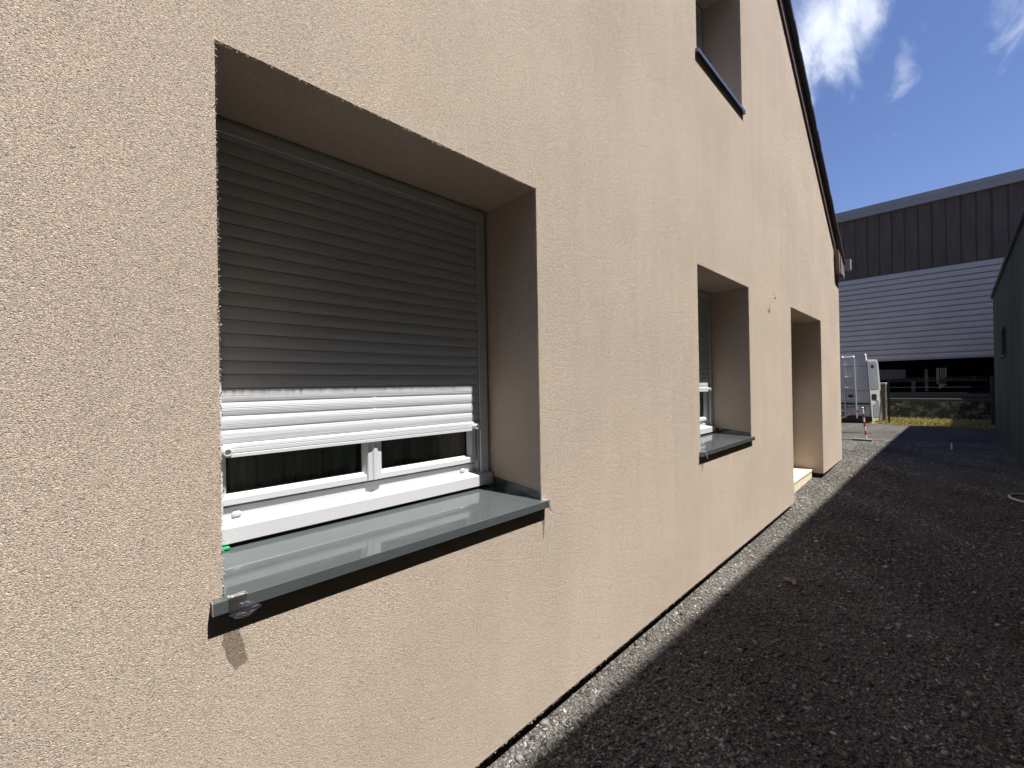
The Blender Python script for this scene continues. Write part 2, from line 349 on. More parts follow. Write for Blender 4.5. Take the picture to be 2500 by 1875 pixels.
# ---------------------------------------------------------------- the house
RZ = lambda x: 3.50 + .652 * (9.0 - x)          # line of the rake on the wall
XE = 9.16; XR = 2.7; XW = XR - (XE - XR)
def rz(x): return RZ(x) if x >= XR else RZ(2 * XR - x)
ZH = 2.344
W = dict(big=(.214, 1.3925, .955, ZH), sec=(3.1375, 4.302, .955, ZH), door=(5.83, 7.567, .045, ZH), up=(3.20, 4.215, 3.93, 5.08))
house = empty('house', (3.0, 0, 0), 'beige rendered gabled house with deep shuttered windows on the left', 'house')
mb = MB()
cols = sorted({XW, XE, XR} | {w[0] for w in W.values()} | {w[1] for w in W.values()})
def zb(x): return .045 if x < 7.5 else .107
for a, b in zip(cols[:-1], cols[1:]):
    mid = (a + b) / 2; holes = sorted([(w[2], w[3]) for w in W.values() if w[0] < mid < w[1]])
    z = zb(mid)
    for h0, h1 in holes:
        if h0 > z + 1e-4: mb.quad((a, 0, z), (b, 0, z), (b, 0, h0), (a, 0, h0))
        z = h1
    mb.quad((a, 0, z), (b, 0, z), (b, 0, rz(b) + .02), (a, 0, rz(a) + .02))
RD = .361
for k, (x0, x1, z0, z1) in W.items():
    yb = RD + .12
    zl = zb(x0) if k == 'door' else z0; zr = .107 if k == 'door' else z0
    mb.quad((x0, 0, zl), (x0, yb, zl), (x0, yb, z1), (x0, 0, z1), 1)
    mb.quad((x1, 0, zr), (x1, yb, zr), (x1, yb, z1), (x1, 0, z1), 1)
    mb.quad((x0, 0, z1), (x1, 0, z1), (x1, yb, z1), (x0, yb, z1), 1)
    if k != 'door': mb.quad((x0, 0, z0), (x1, 0, z0), (x1, yb, z0), (x0, yb, z0), 1)
mb.quad((XW, 0, .045), (5.83, 0, .045), (5.83, .06, .045), (XW, .06, .045))
mb.quad((7.567, 0, .107), (XE, 0, .107), (XE, .06, .107), (7.567, .06, .107))
mb.quad((7.567, .06, .107), (7.60, .06, .107), (7.60, .36, .107), (7.567, .36, .107))
# end walls, back wall, inner lining
mb.quad((XE, 0, .107), (XE, 9, .107), (XE, 9, rz(XE)), (XE, 0, rz(XE)))
mb.quad((XW, 0, .045), (XW, 9, .045), (XW, 9, rz(XW)), (XW, 0, rz(XW)))
mb.add([(XW, 9, .0), (XE, 9, .0), (XE, 9, rz(XE)), (XR, 9, rz(XR)), (XW, 9, rz(XW))], [(0, 1, 2, 3, 4)])
# crumbs of render standing proud along the arrises
def crumbs(p0, p1, n, off):
    p0, p1, off = Vector(p0), Vector(p1), Vector(off)
    for _ in range(n):
        p = p0.lerp(p1, random.random()) + off * random.uniform(0, .004) + Vector((random.uniform(-.0015, .0015), random.uniform(-.001, .003), random.uniform(-.0015, .0015)))
        s_ = random.uniform(.0012, .0034)
        vv = [p + Vector((random.gauss(0, 1), random.gauss(0, .7), random.gauss(0, 1))).normalized() * s_ for _ in range(4)]
        mb.add(vv, [(0, 1, 2), (0, 2, 3), (0, 3, 1), (1, 3, 2)], 0)
for k, dn in (('big', 380), ('sec', 170), ('door', 90), ('up', 110)):
    x0, x1, z0, z1 = W[k]
    crumbs((x0, 0, z0 if z0 > .5 else .05), (x0, 0, z1), int(dn * (z1 - z0)), (1, 0, 0))
    crumbs((x1, 0, z0 if z0 > .5 else .11), (x1, 0, z1), int(dn * (z1 - z0)), (-1, 0, 0))
    crumbs((x0, 0, z1), (x1, 0, z1), int(dn * (x1 - x0) * 1.6), (0, 0, -1.6))
crumbs((.7, 0, .045), (5.83, 0, .045), 1500, (0, 0, -2.4)); crumbs((7.57, 0, .107), (XE, 0, .107), 150, (0, 0, -2))
mb.build('wall', [M['plaster'], M['reveal']], house, fix=False)
mb = MB()
mb.quad((XW, .055, -.05), (5.83, .055, -.05), (5.83, .055, .06), (XW, .055, .06)); mb.box(5.80, 5.8285, .056, .45, -.05, .06); mb.box(7.605, 7.63, .056, .45, -.05, .115); mb.quad((7.605, .055, -.02), (XE - .02, .055, -.02), (XE - .02, .055, .12), (7.605, .055, .12))
mb.quad((XE - .02, .035, -.02), (XE - .02, 9, -.02), (XE - .02, 9, .12), (XE - .02, .035, .12))
mb.build('plinth', M['plinth'], house)
# roof: two slopes with slate courses, verge board, gutter
roofm = MB()
TH = .185
xe2 = 9.46
slope = .652
def rtop(x): return rz(x) + TH
roofm.hexa([(XR, -.006, rz(XR) + .02), (xe2, -.006, rz(xe2) + .02), (xe2, 9.2, rz(xe2) + .02), (XR, 9.2, rz(XR) + .02), (XR, -.006, rtop(XR)), (xe2, -.006, rtop(xe2)), (xe2, 9.2, rtop(xe2)), (XR, 9.2, rtop(XR))], 1)
xw2 = 2 * XR - xe2
roofm.hexa([(xw2, -.028, rz(xw2) + .02), (XR, -.028, rz(XR) + .02), (XR, 9.2, rz(XR) + .02), (xw2, 9.2, rz(xw2) + .02), (xw2, -.028, rtop(xw2)), (XR, -.028, rtop(XR)), (XR, 9.2, rtop(XR)), (xw2, 9.2, rtop(xw2))], 1)
nc = 44; L = xe2 + .03 - XR
for i in range(nc):                     # slate courses, each overlapping the one below
    a = XR + L * i / nc; b = XR + L * (i + 1) / nc + .03
    oy = -.078 - (.002 if i % 2 else 0) + random.uniform(-.002, .002)
    za, zb_ = rtop(a) + .004, rtop(b) + .008
    for sgn in (1, -1):
        A, B = (a, b) if sgn > 0 else (2 * XR - a, 2 * XR - b)
        roofm.hexa([(A, oy, za), (B, oy, zb_), (B, 9.25, zb_), (A, 9.25, za), (A, oy, za + .060), (B, oy, zb_ + .058), (B, 9.25, zb_ + .058), (A, 9.25, za + .060)], 0)
roof = roofm.build('roof', [M['slate'], M['brown']], house)
vb = MB()
vb.hexa([(XR, -.022, rz(XR) - .005), (9.10, -.022, rz(9.10) - .005), (9.10, -.007, rz(9.10) - .005), (XR, -.007, rz(XR) - .005), (XR, -.022, rtop(XR) + .002), (9.10, -.022, rtop(9.10) + .002), (9.10, -.007, rtop(9.10) + .002), (XR, -.007, rtop(XR) + .002)])
for i in range(1, 12):
    x = XR + i * .57
    vb.hexa([(x, -.0245, rz(x)), (x + .010, -.0245, rz(x + .010)), (x + .010, -.0225, rz(x + .010)), (x, -.0225, rz(x)), (x, -.0245, rtop(x)), (x + .010, -.0245, rtop(x + .010)), (x + .010, -.0225, rtop(x + .010)), (x, -.0225, rtop(x))])
vb.build('verge_board', M['brown'], roof)
eb = MB()
eb.prism_y([(8.74, 3.62), (8.80, 3.28), (8.84, 3.24), (9.36, 3.22), (9.38, 3.26), (9.38, 3.33), (9.2, 3.46)], -.066, .6)
eb.build('eaves_box', M['brown'], roof)
eb2 = MB(); eb2.prism_y([(8.90, 3.55), (8.87, 3.26), (9.22, 3.235), (9.23, 3.31), (9.08, 3.43)], -.078, -.0675); eb2.build('eaves_flashing', M['zinc'], roof)
gt = MB(); gx, gz = -.13, .05
gp = [(x + gx, z + gz) for x, z in [(9.45, 3.34), (9.45, 3.52), (9.465, 3.52), (9.465, 3.355), (9.60, 3.355), (9.62, 3.43), (9.62, 3.52), (9.61, 3.55), (9.65, 3.55), (9.645, 3.42), (9.62, 3.34)]]
gt.prism_y(gp, -.125, 9.2); gt.prism_y([(x + gx, z + gz) for x, z in [(9.452, 3.345), (9.452, 3.52), (9.64, 3.54), (9.615, 3.345)]], -.142, -.127)
gt.build('gutter', M['zinc'], house)

# ---- windows
def shutter_profile(z0, z1, pitch, y=.345):
    pr = []; n = int(math.ceil((z1 - z0) / pitch))
    for i in range(n):
        b = z0 + i * pitch
        for t, d in ((0, .0065), (.030, .0065), (.040, .0002), (.16, -.0012), (.35, -.0023), (.52, -.0027), (.70, -.0024), (.86, -.0014), (.985, -.0002), (.992, .0065)):
            zz = b + t * pitch
            if zz <= z1: pr.append((y + d, zz))
    return pr
def window(x0, x1, z0, bar, up=False, detail=True, label=None):
    dz = z0 - .955; ztop = (5.08 if up else ZH)
    Z = lambda z: z + dz
    # outer frame with the sub-sill
    fr = MB()
    fr.prism_x([(.31, Z(.996)), (.31, Z(1.046)), (.318, Z(1.049)), (.371, Z(1.058)), (.371, Z(.996))], x0 + .004, x1 - .008)
    fr.box(x0 + .02, x1 - .02, .370, .43, Z(1.004), Z(1.097))
    fr.box(x0 + .02, x0 + .036, .3705, .43, Z(1.06), ztop - .02); fr.box(x1 - .069, x1 - .02, .3705, .43, Z(1.06), ztop - .02)
    fr.box(x0 + .078, x1 - .078, .372, .43, ztop - .12, ztop - .02)
    win = fr.build('window', M['pvc'], house, bevel=.002)
    if label: win['label'] = label
    # sashes
    xm = (x0 + x1) / 2 - .012
    for a, b in ((x0 + .038, xm), (xm, x1 - .070)):
        sa = MB(); lo, hi = Z(1.104), ztop - .124; w_ = .046
        def ring(a0, b0, l0, h0, y0, a1, b1, l1, h1, y1):
            P = [(a0, y0, l0), (b0, y0, l0), (b0, y0, h0), (a0, y0, h0)]; Q = [(a1, y1, l1), (b1, y1, l1), (b1, y1, h1), (a1, y1, h1)]
            sa.add(P + Q, [(0, 1, 5, 4), (1, 2, 6, 5), (2, 3, 7, 6), (3, 0, 4, 7)])
        st_ = [(0, .40), (0, .362), (.004, .358), (.026, .358), (.030, .361), (.040, .378), (.042, .386)]
        for (i0, y0), (i1, y1) in zip(st_[:-1], st_[1:]):
            ring(a + i0, b - i0, lo + i0 * .85, hi - i0, y0, a + i1, b - i1, lo + i1 * .85, hi - i1, y1)
        sa.build('sash', M['pvc'], win)
        ga = MB(); ga.box(a + .036, b - .036, .3862, .390, lo + .030, hi - .036); ga.build('glass_pane', M['glass'], win)
        g2 = MB()
        for q in ((a + .0415, a + .0455), (b - .0455, b - .0415)): g2.box(q[0], q[1], .3835, .3861, lo + .036, hi - .042)
        g2.box(a + .0455, b - .0455, .3835, .3861, lo + .0355, lo + .0395); g2.build('gasket', M['gasket'], win)
    # mullion cover, rounded at its foot
    mu = MB(); hw = .031
    prof = [(-hw, .358), (-hw + .003, .352), (-.012, .350), (-.006, .345), (.006, .345), (.012, .350), (hw - .003, .352), (hw, .358)]
    zt, zbm = ztop - .13, Z(1.108)
    vs = [(xm + px, py, zbm) for px, py in prof] + [(xm + px, py, zt) for px, py in prof]; n = len(prof)
    mu.add(vs, [(i, i + 1, n + i + 1, n + i) for i in range(n - 1)] + [tuple(range(n))])
    mu.build('mullion', M['pvc'], win)
    # guide rails and head trim
    for sgn, xa in ((1, x0), (-1, x1)):
        gr_ = MB()
        gr_.box(*sorted((xa + sgn * .0006, xa + sgn * .016)), .347, .37, Z(1.058), ztop - .004)
        gr_.box(*sorted((xa + sgn * .017, xa + sgn * .036)), .333, .37, Z(1.056), ztop - .018)
        gr_.box(*sorted((xa + sgn * .036, xa + sgn * .062)), .333, .341, Z(1.056), ztop - .018)
        gr_.box(*sorted((xa + sgn * .036, xa + sgn * .064)), .3585, .369, Z(1.056), ztop - .018)
        gr_.build('guide_rail', M['rail'], win, bevel=.0015)
    ht = MB(); ht.box(x0 + .017, x1 - .017, .345, .37, ztop - .017, ztop - .0006); ht.box(x0 + .037, x1 - .037, .336, .343, ztop - .050, ztop - .018); ht.build('head_trim', M['rail'], win, bevel=.001)
    # shutter curtain
    if bar is not None:
        pr = shutter_profile(bar + .0425, ztop - .028, .0441)
        s_ = MB(); n = len(pr); vs = [(x0 + .045, y, z) for y, z in pr] + [(x1 - .045, y, z) for y, z in pr]
        s_.add(vs, [(i, i + 1, n + i + 1, n + i) for i in range(n - 1)], 0, False)
        vs2 = [(x, y + .012, z) for x, y, z in vs]; s_.add(vs2, [(i, i + 1, n + i + 1, n + i) for i in range(n - 1)])
        s_.build('shutter', M['slat'], win)
        bb = MB()
        bb.prism_x([(.334, bar), (.334, bar + .010), (.336, bar + .012), (.334, bar + .014), (.334, bar + .026), (.3355, bar + .0275), (.334, bar + .029), (.335, bar + .038), (.340, bar + .0425), (.352, bar + .0425), (.354, bar), (.334, bar)][:-1], x0 + .042, x1 - .042)
        bb.build('bottom_bar', M['pvc'], win)
        for xk in (x0 + .0735, x1 - .0985 + .0):
            kb = MB(); k = 16
            def circ(r, y): return [(xk + r * math.cos(2 * math.pi * i / k), y, bar + .0195 + r * math.sin(2 * math.pi * i / k)) for i in range(k)]
            rings = [circ(.0140, .334), circ(.0128, .314), (circ(.0118, .3125)), circ(.0085, .3125), circ(.0080, .324)]
            for A, B in zip(rings[:-1], rings[1:]): kb.add(A + B, [(i, (i + 1) % k, k + (i + 1) % k, k + i) for i in range(k)], 0, True)
            kb.add(rings[-1], [tuple(range(k))])
            kb.build('stop_knob', M['pvc'], win)
    for xc in (x0 + .104, x1 - .149):
        dc = MB(); k = 20; prv = None
        for r, y in ((1, .3705), (1, .3665), (.88, .3640), (.4, .3632)):
            rg = [(xc + math.copysign(abs(math.cos(2 * math.pi * i / k)) ** .75, math.cos(2 * math.pi * i / k)) * .0135 * r, y, Z(1.0735) + math.sin(2 * math.pi * i / k) * .0085 * r) for i in range(k)]
            if prv: dc.add(prv + rg, [(i, (i + 1) % k, k + (i + 1) % k, k + i) for i in range(k)], 0, True)
            prv = rg
        dc.add(prv, [tuple(range(k))]); dc.build('drain_cap', M['pvc'], win)
    # metal sill
    sm_ = MB()
    sm_.prism_x([(-.001, Z(.9662)), (.37, Z(.985)), (.37, Z(.975)), (-.001, Z(.956))], x0 + .0015, x1 - .0015)
    e = .0245
    sm_.prism_x([(-.0235, Z(.934)), (-.0235, Z(.9640)), (-.0225, Z(.9652)), (-.0008, Z(.9664)), (-.0008, Z(.934))], x0 - e + .0015, x1 + e - .0015)
    for xa, xb in ((x0 + .0015, x0 + .0040), (x1 - .0040, x1 - .0015)):
        pf = [(.002, Z(.962)), (.002, Z(.972)), (.0035, Z(.984)), (.008, Z(.994)), (.016, Z(1.0005)), (.030, Z(1.004)), (.306, Z(1.030)), (.306, Z(.975))]
        sm_.prism_x(pf, xa, xb)
    # small welded seam and dried splashes
    sm_.box(x0 + .045, x0 + .0464, -.0245, -.0236, Z(.9345), Z(.9640))
    sil = sm_.build('sill', M['sill'], win, bevel=.0009)
    for xa, xb in ((x0 - e, x0 - e + .0014), (x1 + e - .0014, x1 + e)):
        ec = MB(); ec.box(xa, xb, -.0232, -.001, Z(.9343), Z(.9650)); ec.build('sill_end_cap', M['sill_end'], win)
    # curtains behind the glass
    if detail:
        cu = MB(); pts = []; n = 200
        for i in range(n + 1):
            x = x0 + .03 + (x1 - x0 - .06) * i / n
            y = .411 + .010 * math.sin(x * 120 + 2.5 * math.sin(x * 13)) + .008 * math.sin(x * 41)
            pts.append((x, y))
        vs = [(x, y, Z(.80)) for x, y in pts] + [(x, y, ztop - .03) for x, y in pts]; q = n + 1
        cu.add(vs, [(i, i + 1, q + i + 1, q + i) for i in range(n)], 0, True); cu.build('curtain', M['curtain'], win, fix=False)
    rm = MB(); rm.box(x0 - .3, x1 + .3, .483, 1.6, Z(.7), ztop + .1)
    rm.f = rm.f[:2] + rm.f[3:]; rm.mi = rm.mi[:5]; rm.sm = rm.sm[:5]; rm.build('room_lining', M['room'], win)
    return win
window(*W['big'][:2], .955, 1.2615, label='wide near window, shutter lowered almost to the sill')
window(*W['sec'][:2], .955, 1.386, label='second ground floor window, shutter slightly higher')
window(*W['up'][:2], 3.93, 4.25, up=True, label='upper window under the roof slope')
# door
x0, x1 = W['door'][:2]
dr = MB(); dr.box(x0 + .05, x1 - .05, .372, .42, .16, ZH - .05)
for i in range(3): dr.box(x0 + .25, x1 - .25, .362, .3725, .35 + i * .62, .85 + i * .62)
door = dr.build('door', M['door'], house, bevel=.004)
df_ = MB(); df_.box(x0, x0 + .05, .35, .44, .155, ZH); df_.box(x1 - .05, x1 - .0005, .362, .44, .155, ZH); df_.box(x0 + .05, x1 - .05, .362, .44, ZH - .05, ZH); df_.build('door_frame', M['pvc'], door)
dh = MB(); dh.tube([(x0 + .16, .37, 1.12), (x0 + .16, .32, 1.12), (x0 + .28, .315, 1.12)], .009); dh.build('handle', M['chrome'], door)
sp = MB(); sp.box(x0 + .001, x1 - .001, .137, .48, -.02, .126); sp.box(x0 + .001, x1 - .001, .130, .48, .1275, .155); sp.build('doorstep', M['step'], house, bevel=.005)

# ---- cable stub on the wall
cb = MB(); cb.tube([(5.0, .003, 2.337), (4.999, -.015, 2.336), (4.990, -.035, 2.331), (4.975, -.050, 2.326)], .0035); cb.tube([(4.983, -.043, 2.329), (4.97, -.054, 2.325), (4.963, -.060, 2.323)], [.008, .0095, .006])
cb.tube([(4.975, -.052, 2.326), (4.93, -.058, 2.335), (4.90, -.05, 2.36)], .002)
tag(cb.build('cable_stub', M['cable']), 'short beige cable stub poking out of the wall between second window and door', 'cable')

# ---- shims and plastic film on the sills
def shim(x0, x1, y0, y1, z, mat, label):
    b = MB(); b.hexa([(x0, y0, z), (x1, y0 - .004, z), (x1, y1, z), (x0, y1, z), (x0, y0, z + .007), (x1, y0 - .004, z + .007), (x1, y1, z + .010), (x0, y1, z + .010)])
    tag(b.build('shim', mat, bevel=.0015), label, 'shim', 'plastic shims under the window frames')
shim(.256, .286, .300, .345, .9842, M['green'], 'bright green plastic shim in the near left corner of the big sill')
shim(1.352, 1.383, .302, .345, .9842, M['green'], 'green plastic shim in the far right corner of the big sill')
shim(4.258, 4.292, .300, .345, .9842, M['orange'], 'orange shim in the far corner of the second window sill')
def film(name, rows, label, jit=.0022, sub=5, seed=0):
    # rows of control points across a crumpled sheet, refined and creased
    R = [[Vector(p) for p in r] for r in rows]; nr, ncl = len(R), len(R[0]); G = []
    H, K = (nr - 1) * sub, (ncl - 1) * sub
    for i in range(H + 1):
        a, fa = divmod(i / sub, 1); a = int(a)
        if a >= nr - 1: a, fa = nr - 2, 1.0
        ln = []
        for j in range(K + 1):
            b, fb = divmod(j / sub, 1); b = int(b)
            if b >= ncl - 1: b, fb = ncl - 2, 1.0
            p = R[a][b].lerp(R[a][b + 1], fb).lerp(R[a + 1][b].lerp(R[a + 1][b + 1], fb), fa)
            q = p * 120 + Vector((seed * 7.1, 0, 0)); d = mnoise.noise_vector(q) + mnoise.noise_vector(q * 2.3) * .5
            k_ = .25 + 1.1 * (i / H); ln.append(p + Vector((d.x * .6, -abs(d.y), d.z * .5)) * jit * k_)
        G.append(ln)
    b = MB(); q = K + 1; vs = [p for r in G for p in r]
    b.add(vs, [(i * q + j, i * q + j + 1, (i + 1) * q + j + 1, (i + 1) * q + j) for i in range(H) for j in range(K)], 0, False)
    return tag(b.build(name, M['film'], fix=False), label, 'plastic film', 'torn film left on the sills')
film('plastic_film', [[(.222, -.006, .9680), (.238, -.010, .9682), (.262, -.004, .9685)],
                      [(.222, -.0245, .9675), (.240, -.0245, .9680), (.262, -.0245, .9672)],
                      [(.222, -.0265, .950), (.242, -.030, .951), (.258, -.032, .952)],
                      [(.222, -.030, .928), (.247, -.042, .934), (.272, -.046, .950)],
                      [(.232, -.040, .920), (.256, -.058, .924), (.284, -.060, .942)]], 'crumpled clear film hanging from the near left end of the big sill', seed=1)
film('plastic_film', [[(1.392, -.002, .9685), (1.402, -.004, .9690), (1.4195, -.003, .9685)],
                      [(1.396, -.0245, .9675), (1.408, -.0248, .9680), (1.4215, -.0245, .9672)],
                      [(1.402, -.028, .950), (1.412, -.030, .951), (1.4225, -.025, .952)],
                      [(1.408, -.030, .925), (1.414, -.034, .928), (1.4205, -.032, .930)],
                      [(1.412, -.045, .915), (1.415, -.050, .912), (1.4185, -.045, .915)]], 'torn clear film at the far right end of the big sill', seed=2)
film('plastic_film', [[(3.155, .015, .9685), (3.172, .02, .9690), (3.190, .012, .9685)],
                      [(3.158, -.0245, .9670), (3.175, -.0247, .9675), (3.190, -.0245, .9670)],
                      [(3.162, -.028, .945), (3.176, -.030, .945), (3.188, -.028, .945)],
                      [(3.168, -.034, .915), (3.178, -.036, .912), (3.184, -.033, .915)]], 'narrow strip of clear film hanging off the second window sill', seed=3)

# ---------------------------------------------------------------- neighbour on the right
nbm = empty('neighbour_building', (8, -3, 0), 'dark green grey low building along the right side of the alley', 'building')
AW = lambda x: -1.93 - .0153 * x
AE = lambda x: 3.745 - .0127 * (x - 9.35)
TW = lambda x: -2.91 - .0262 * x
mb = MB(); X0, X1 = -7.0, 17.0; wx0, wx1, wz0, wz1 = 12.95, 14.2, 1.94, 2.50
def wq(a, b, z0, z1):
    mb.quad((a, AW(a), z0), (b, AW(b), z0), (b, AW(b), z1 if not callable(z1) else z1(b)), (a, AW(a), z1 if not callable(z1) else z1(a)))
wq(X0, wx0, -.05, AE); wq(wx1, X1, -.05, AE); wq(wx0, wx1, -.05, wz0); wq(wx0, wx1, wz1, AE)
mb.quad((wx0, AW(wx0), wz0), (wx0, AW(wx0) - .16, wz0), (wx0, AW(wx0) - .16, wz1), (wx0, AW(wx0), wz1)); mb.quad((wx1, AW(wx1), wz0), (wx1, AW(wx1) - .16, wz0), (wx1, AW(wx1) - .16, wz1), (wx1, AW(wx1), wz1))
mb.quad((wx0, AW(wx0), wz0), (wx1, AW(wx1), wz0), (wx1, AW(wx1) - .16, wz0), (wx0, AW(wx0) - .16, wz0)); mb.quad((wx0, AW(wx0), wz1), (wx1, AW(wx1), wz1), (wx1, AW(wx1) - .16, wz1), (wx0, AW(wx0) - .16, wz1))
mb.quad((X1, AW(X1), -.05), (X1, -9, -.05), (X1, -9, AE(X1) + .1), (X1, AW(X1), AE(X1)))
mb.quad((X0, AW(X0), -.05), (X0, -9, -.05), (X0, -9, AE(X0) + .1), (X0, AW(X0), AE(X0)))
mb.build('wall', M['neigh'], nbm, fix=False)
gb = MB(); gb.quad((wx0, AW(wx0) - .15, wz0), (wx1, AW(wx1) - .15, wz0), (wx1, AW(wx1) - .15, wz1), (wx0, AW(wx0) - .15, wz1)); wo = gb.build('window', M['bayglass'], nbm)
gb = MB(); gb.hexa([(wx0 - .04, AW(wx0) + .03, wz0 - .05), (wx1 + .04, AW(wx1) + .03, wz0 - .05), (wx1 + .04, AW(wx1) + .003, wz0 - .05), (wx0 - .04, AW(wx0) + .003, wz0 - .05), (wx0 - .04, AW(wx0) + .03, wz0 - .01), (wx1 + .04, AW(wx1) + .03, wz0 - .01), (wx1 + .04, AW(wx1) + .003, wz0 - .01), (wx0 - .04, AW(wx0) + .003, wz0 - .01)])
gb.build('sill', M['greyboard'], wo)
rf = MB()
rf.hexa([(X0, AW(X0) + .04, AE(X0) - .09), (X1 + .03, AW(X1) + .04, AE(X1) - .09), (X1 + .03, AW(X1) - .08, AE(X1) - .09), (X0, AW(X0) - .08, AE(X0) - .09), (X0, AW(X0) + .04, AE(X0) + .0), (X1 + .03, AW(X1) + .04, AE(X1) + .0), (X1 + .03, AW(X1) - .08, AE(X1) + .02), (X0, AW(X0) - .08, AE(X0) + .02)])
rf.quad((X0, AW(X0), AE(X0)), (X1, AW(X1), AE(X1)), (X1, -9, AE(X1) + .1), (X0, -9, AE(X0) + .1))
rf.build('roof', M['neightrim'], nbm)
# tall block added out of view: its top edge throws the alley into shade
tb = empty('tall_shadow_block', (8, -5, 0), 'tall unseen grey block added behind the low dark building to shade the alley', 'building')
mb = MB(); T0, T1, TZ = -8.0, 17.45, 7.30
mb.hexa([(T0, TW(T0), 0), (T1, TW(T1), 0), (T1, -12, 0), (T0, -12, 0), (T0, TW(T0), TZ - .1), (T1, TW(T1), TZ - .1), (T1, -12, TZ - .1), (T0, -12, TZ - .1)])
mb.build('wall', M['tall'], tb)
mb = MB(); mb.hexa([(T0, TW(T0) + .02, TZ - .1), (T1 + .02, TW(T1) + .02, TZ - .1), (T1 + .02, -12, TZ - .1), (T0, -12, TZ - .1), (T0, TW(T0) + .02, TZ), (T1 + .02, TW(T1) + .02, TZ), (T1 + .02, -12, TZ), (T0, -12, TZ)]); mb.build('shadow_block_cap', M['zinc'], tb)
sd = MB(); sd.box(17.04, 23, -6, -2.62, 0, 3.2); low_shadow_block = sd.build('low_shadow_block', M['tall'], bevel=.02); tag(low_shadow_block, 'unseen plain grey block added behind the low dark building to shade the grass', 'low_shadow_block')  # low block added out of view to carry the shade across the grass
rr_ = MB(); rr_.box(17.03, 23.1, -6.1, -2.58, 3.203, 3.27); rr_.build('roof', M['neightrim'], low_shadow_block)

# ---------------------------------------------------------------- warehouse at the far end
wh = empty('warehouse', (24, 2, 0), 'large far warehouse with silver ribbed panel, dark upper cladding and open bay', 'building')
XB = 24.0; Y0, Y1 = -9.0, 16.0
pz0, pz1 = 2.288, 5.925
P = []; pitch = .2295; n = int((pz1 - pz0) / pitch) + 1
for i in range(n):
    b = pz0 + i * (pz1 - pz0) / n; ph = (pz1 - pz0) / n
    P += [(XB + .0, b), (XB - .012, b + ph * .06), (XB - .022, b + ph * .5), (XB - .016, b + ph * .78), (XB + .055, b + ph * .82), (XB + .055, b + ph * .985)]
mb = MB(); n = len(P); vs = [(x, Y0, z) for x, z in P] + [(x, Y1, z) for x, z in P]; mb.add(vs, [(i, i + 1, n + i + 1, n + i) for i in range(n - 1)]); mb.build('ribbed_cladding', M['panel'], wh)
mb = MB(); mb.box(XB - .05, XB + .1, Y0, Y1, pz0 - .05, pz0 - .003); mb.build('cladding_trim', M['fascia'], wh)
mb = MB(); y = Y0; k = 0
dp = [(XB + .06, Y0)]
while y < Y1 - .8:
    dp += [(XB + .06, y + .02), (XB + .03, y + .03), (XB + .03, y + .375), (XB + .06, y + .385)]; y += .40
vs = [(x, yy_, pz1 + .003) for x, yy_ in dp] + [(x, yy_, 8.56) for x, yy_ in dp]; n = len(dp)
mb.add(vs, [(i, i + 1, n + i + 1, n + i) for i in range(n - 1)]); mb.build('upper_cladding', M['darkband'], wh)
mb = MB(); mb.box(XB - .10, XB + .2, Y0, Y1, 8.56, 8.66); mb.box(XB - .07, XB + .2, Y0, Y1, 8.662, 8.80); mb.box(XB - .08, XB + .2, Y0, Y1, 8.802, 8.99); mb.build('fascia', M['fascia'], wh)
mb = MB(); mb.box(XB + .11, XB + 20, Y0, Y1, pz0 + .03, 8.95); mb.build('hall_body', M['darkband'], wh)
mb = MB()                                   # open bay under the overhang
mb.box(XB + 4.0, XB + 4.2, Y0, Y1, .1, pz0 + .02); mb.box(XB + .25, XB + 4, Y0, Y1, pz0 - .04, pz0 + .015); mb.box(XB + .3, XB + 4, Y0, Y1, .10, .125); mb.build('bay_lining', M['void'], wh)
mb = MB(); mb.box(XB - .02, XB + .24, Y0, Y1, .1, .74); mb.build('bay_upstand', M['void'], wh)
mb = MB(); mb.box(XB - .045, XB - .022, -2.45, 1.2, .735, .86); mb.build('window_ledge', M['greyboard'], wh)
mb = MB()  # pale strips standing in for reflections in the dark bay
for y0_, y1_ in ((-1.12, -1.04), (-1.19, -1.14), (-1.25, -1.21), (-1.33, -1.27)):
    mb.prism_y([(XB + .20, 1.24), (XB + .20, 1.88), (XB + .215, 1.88), (XB + .215, 1.24)], y0_, y1_)
mb.hexa([(XB + .20, -1.33, 1.22), (XB + .20, -1.10, 1.0), (XB + .215, -1.10, 1.0), (XB + .215, -1.33, 1.22), (XB + .20, -1.33, 1.52), (XB + .20, -1.10, 1.52), (XB + .215, -1.10, 1.52), (XB + .215, -1.33, 1.52)])
mb.build('reflection_strips', M['cream'], wh)
mb = MB(); mb.hexa([(XB + .19, .95, 1.40), (XB + .19, -.13, 1.50), (XB + .205, -.13, 1.50), (XB + .205, .95, 1.40), (XB + .19, .95, 1.88), (XB + .19, -.13, 1.86), (XB + .205, -.13, 1.86), (XB + .205, .95, 1.88)]); mb.box(XB + .21, XB + .225, -.80, -.70, .95, 1.86); mb.box(XB + .21, XB + .225, -.42, -.30, .9, 1.4); mb.build('reflection_boards', M['greyboard'], wh)  # grey boards, also in place of reflections

# low stained wall
lw = empty('low_wall', (19.1, -1, .1), 'low mould-stained concrete wall behind the mesh gate', 'wall')
mb = MB(); mb.box(19.1, 19.3, -2.55, .32, .08, .735); mb.build('wall_body', M['stained'], lw, bevel=.01)
mb = MB(); mb.box(19.06, 19.34, -2.56, .33, .738, .822); mb.build('coping', M['plinth'], lw, bevel=.01)

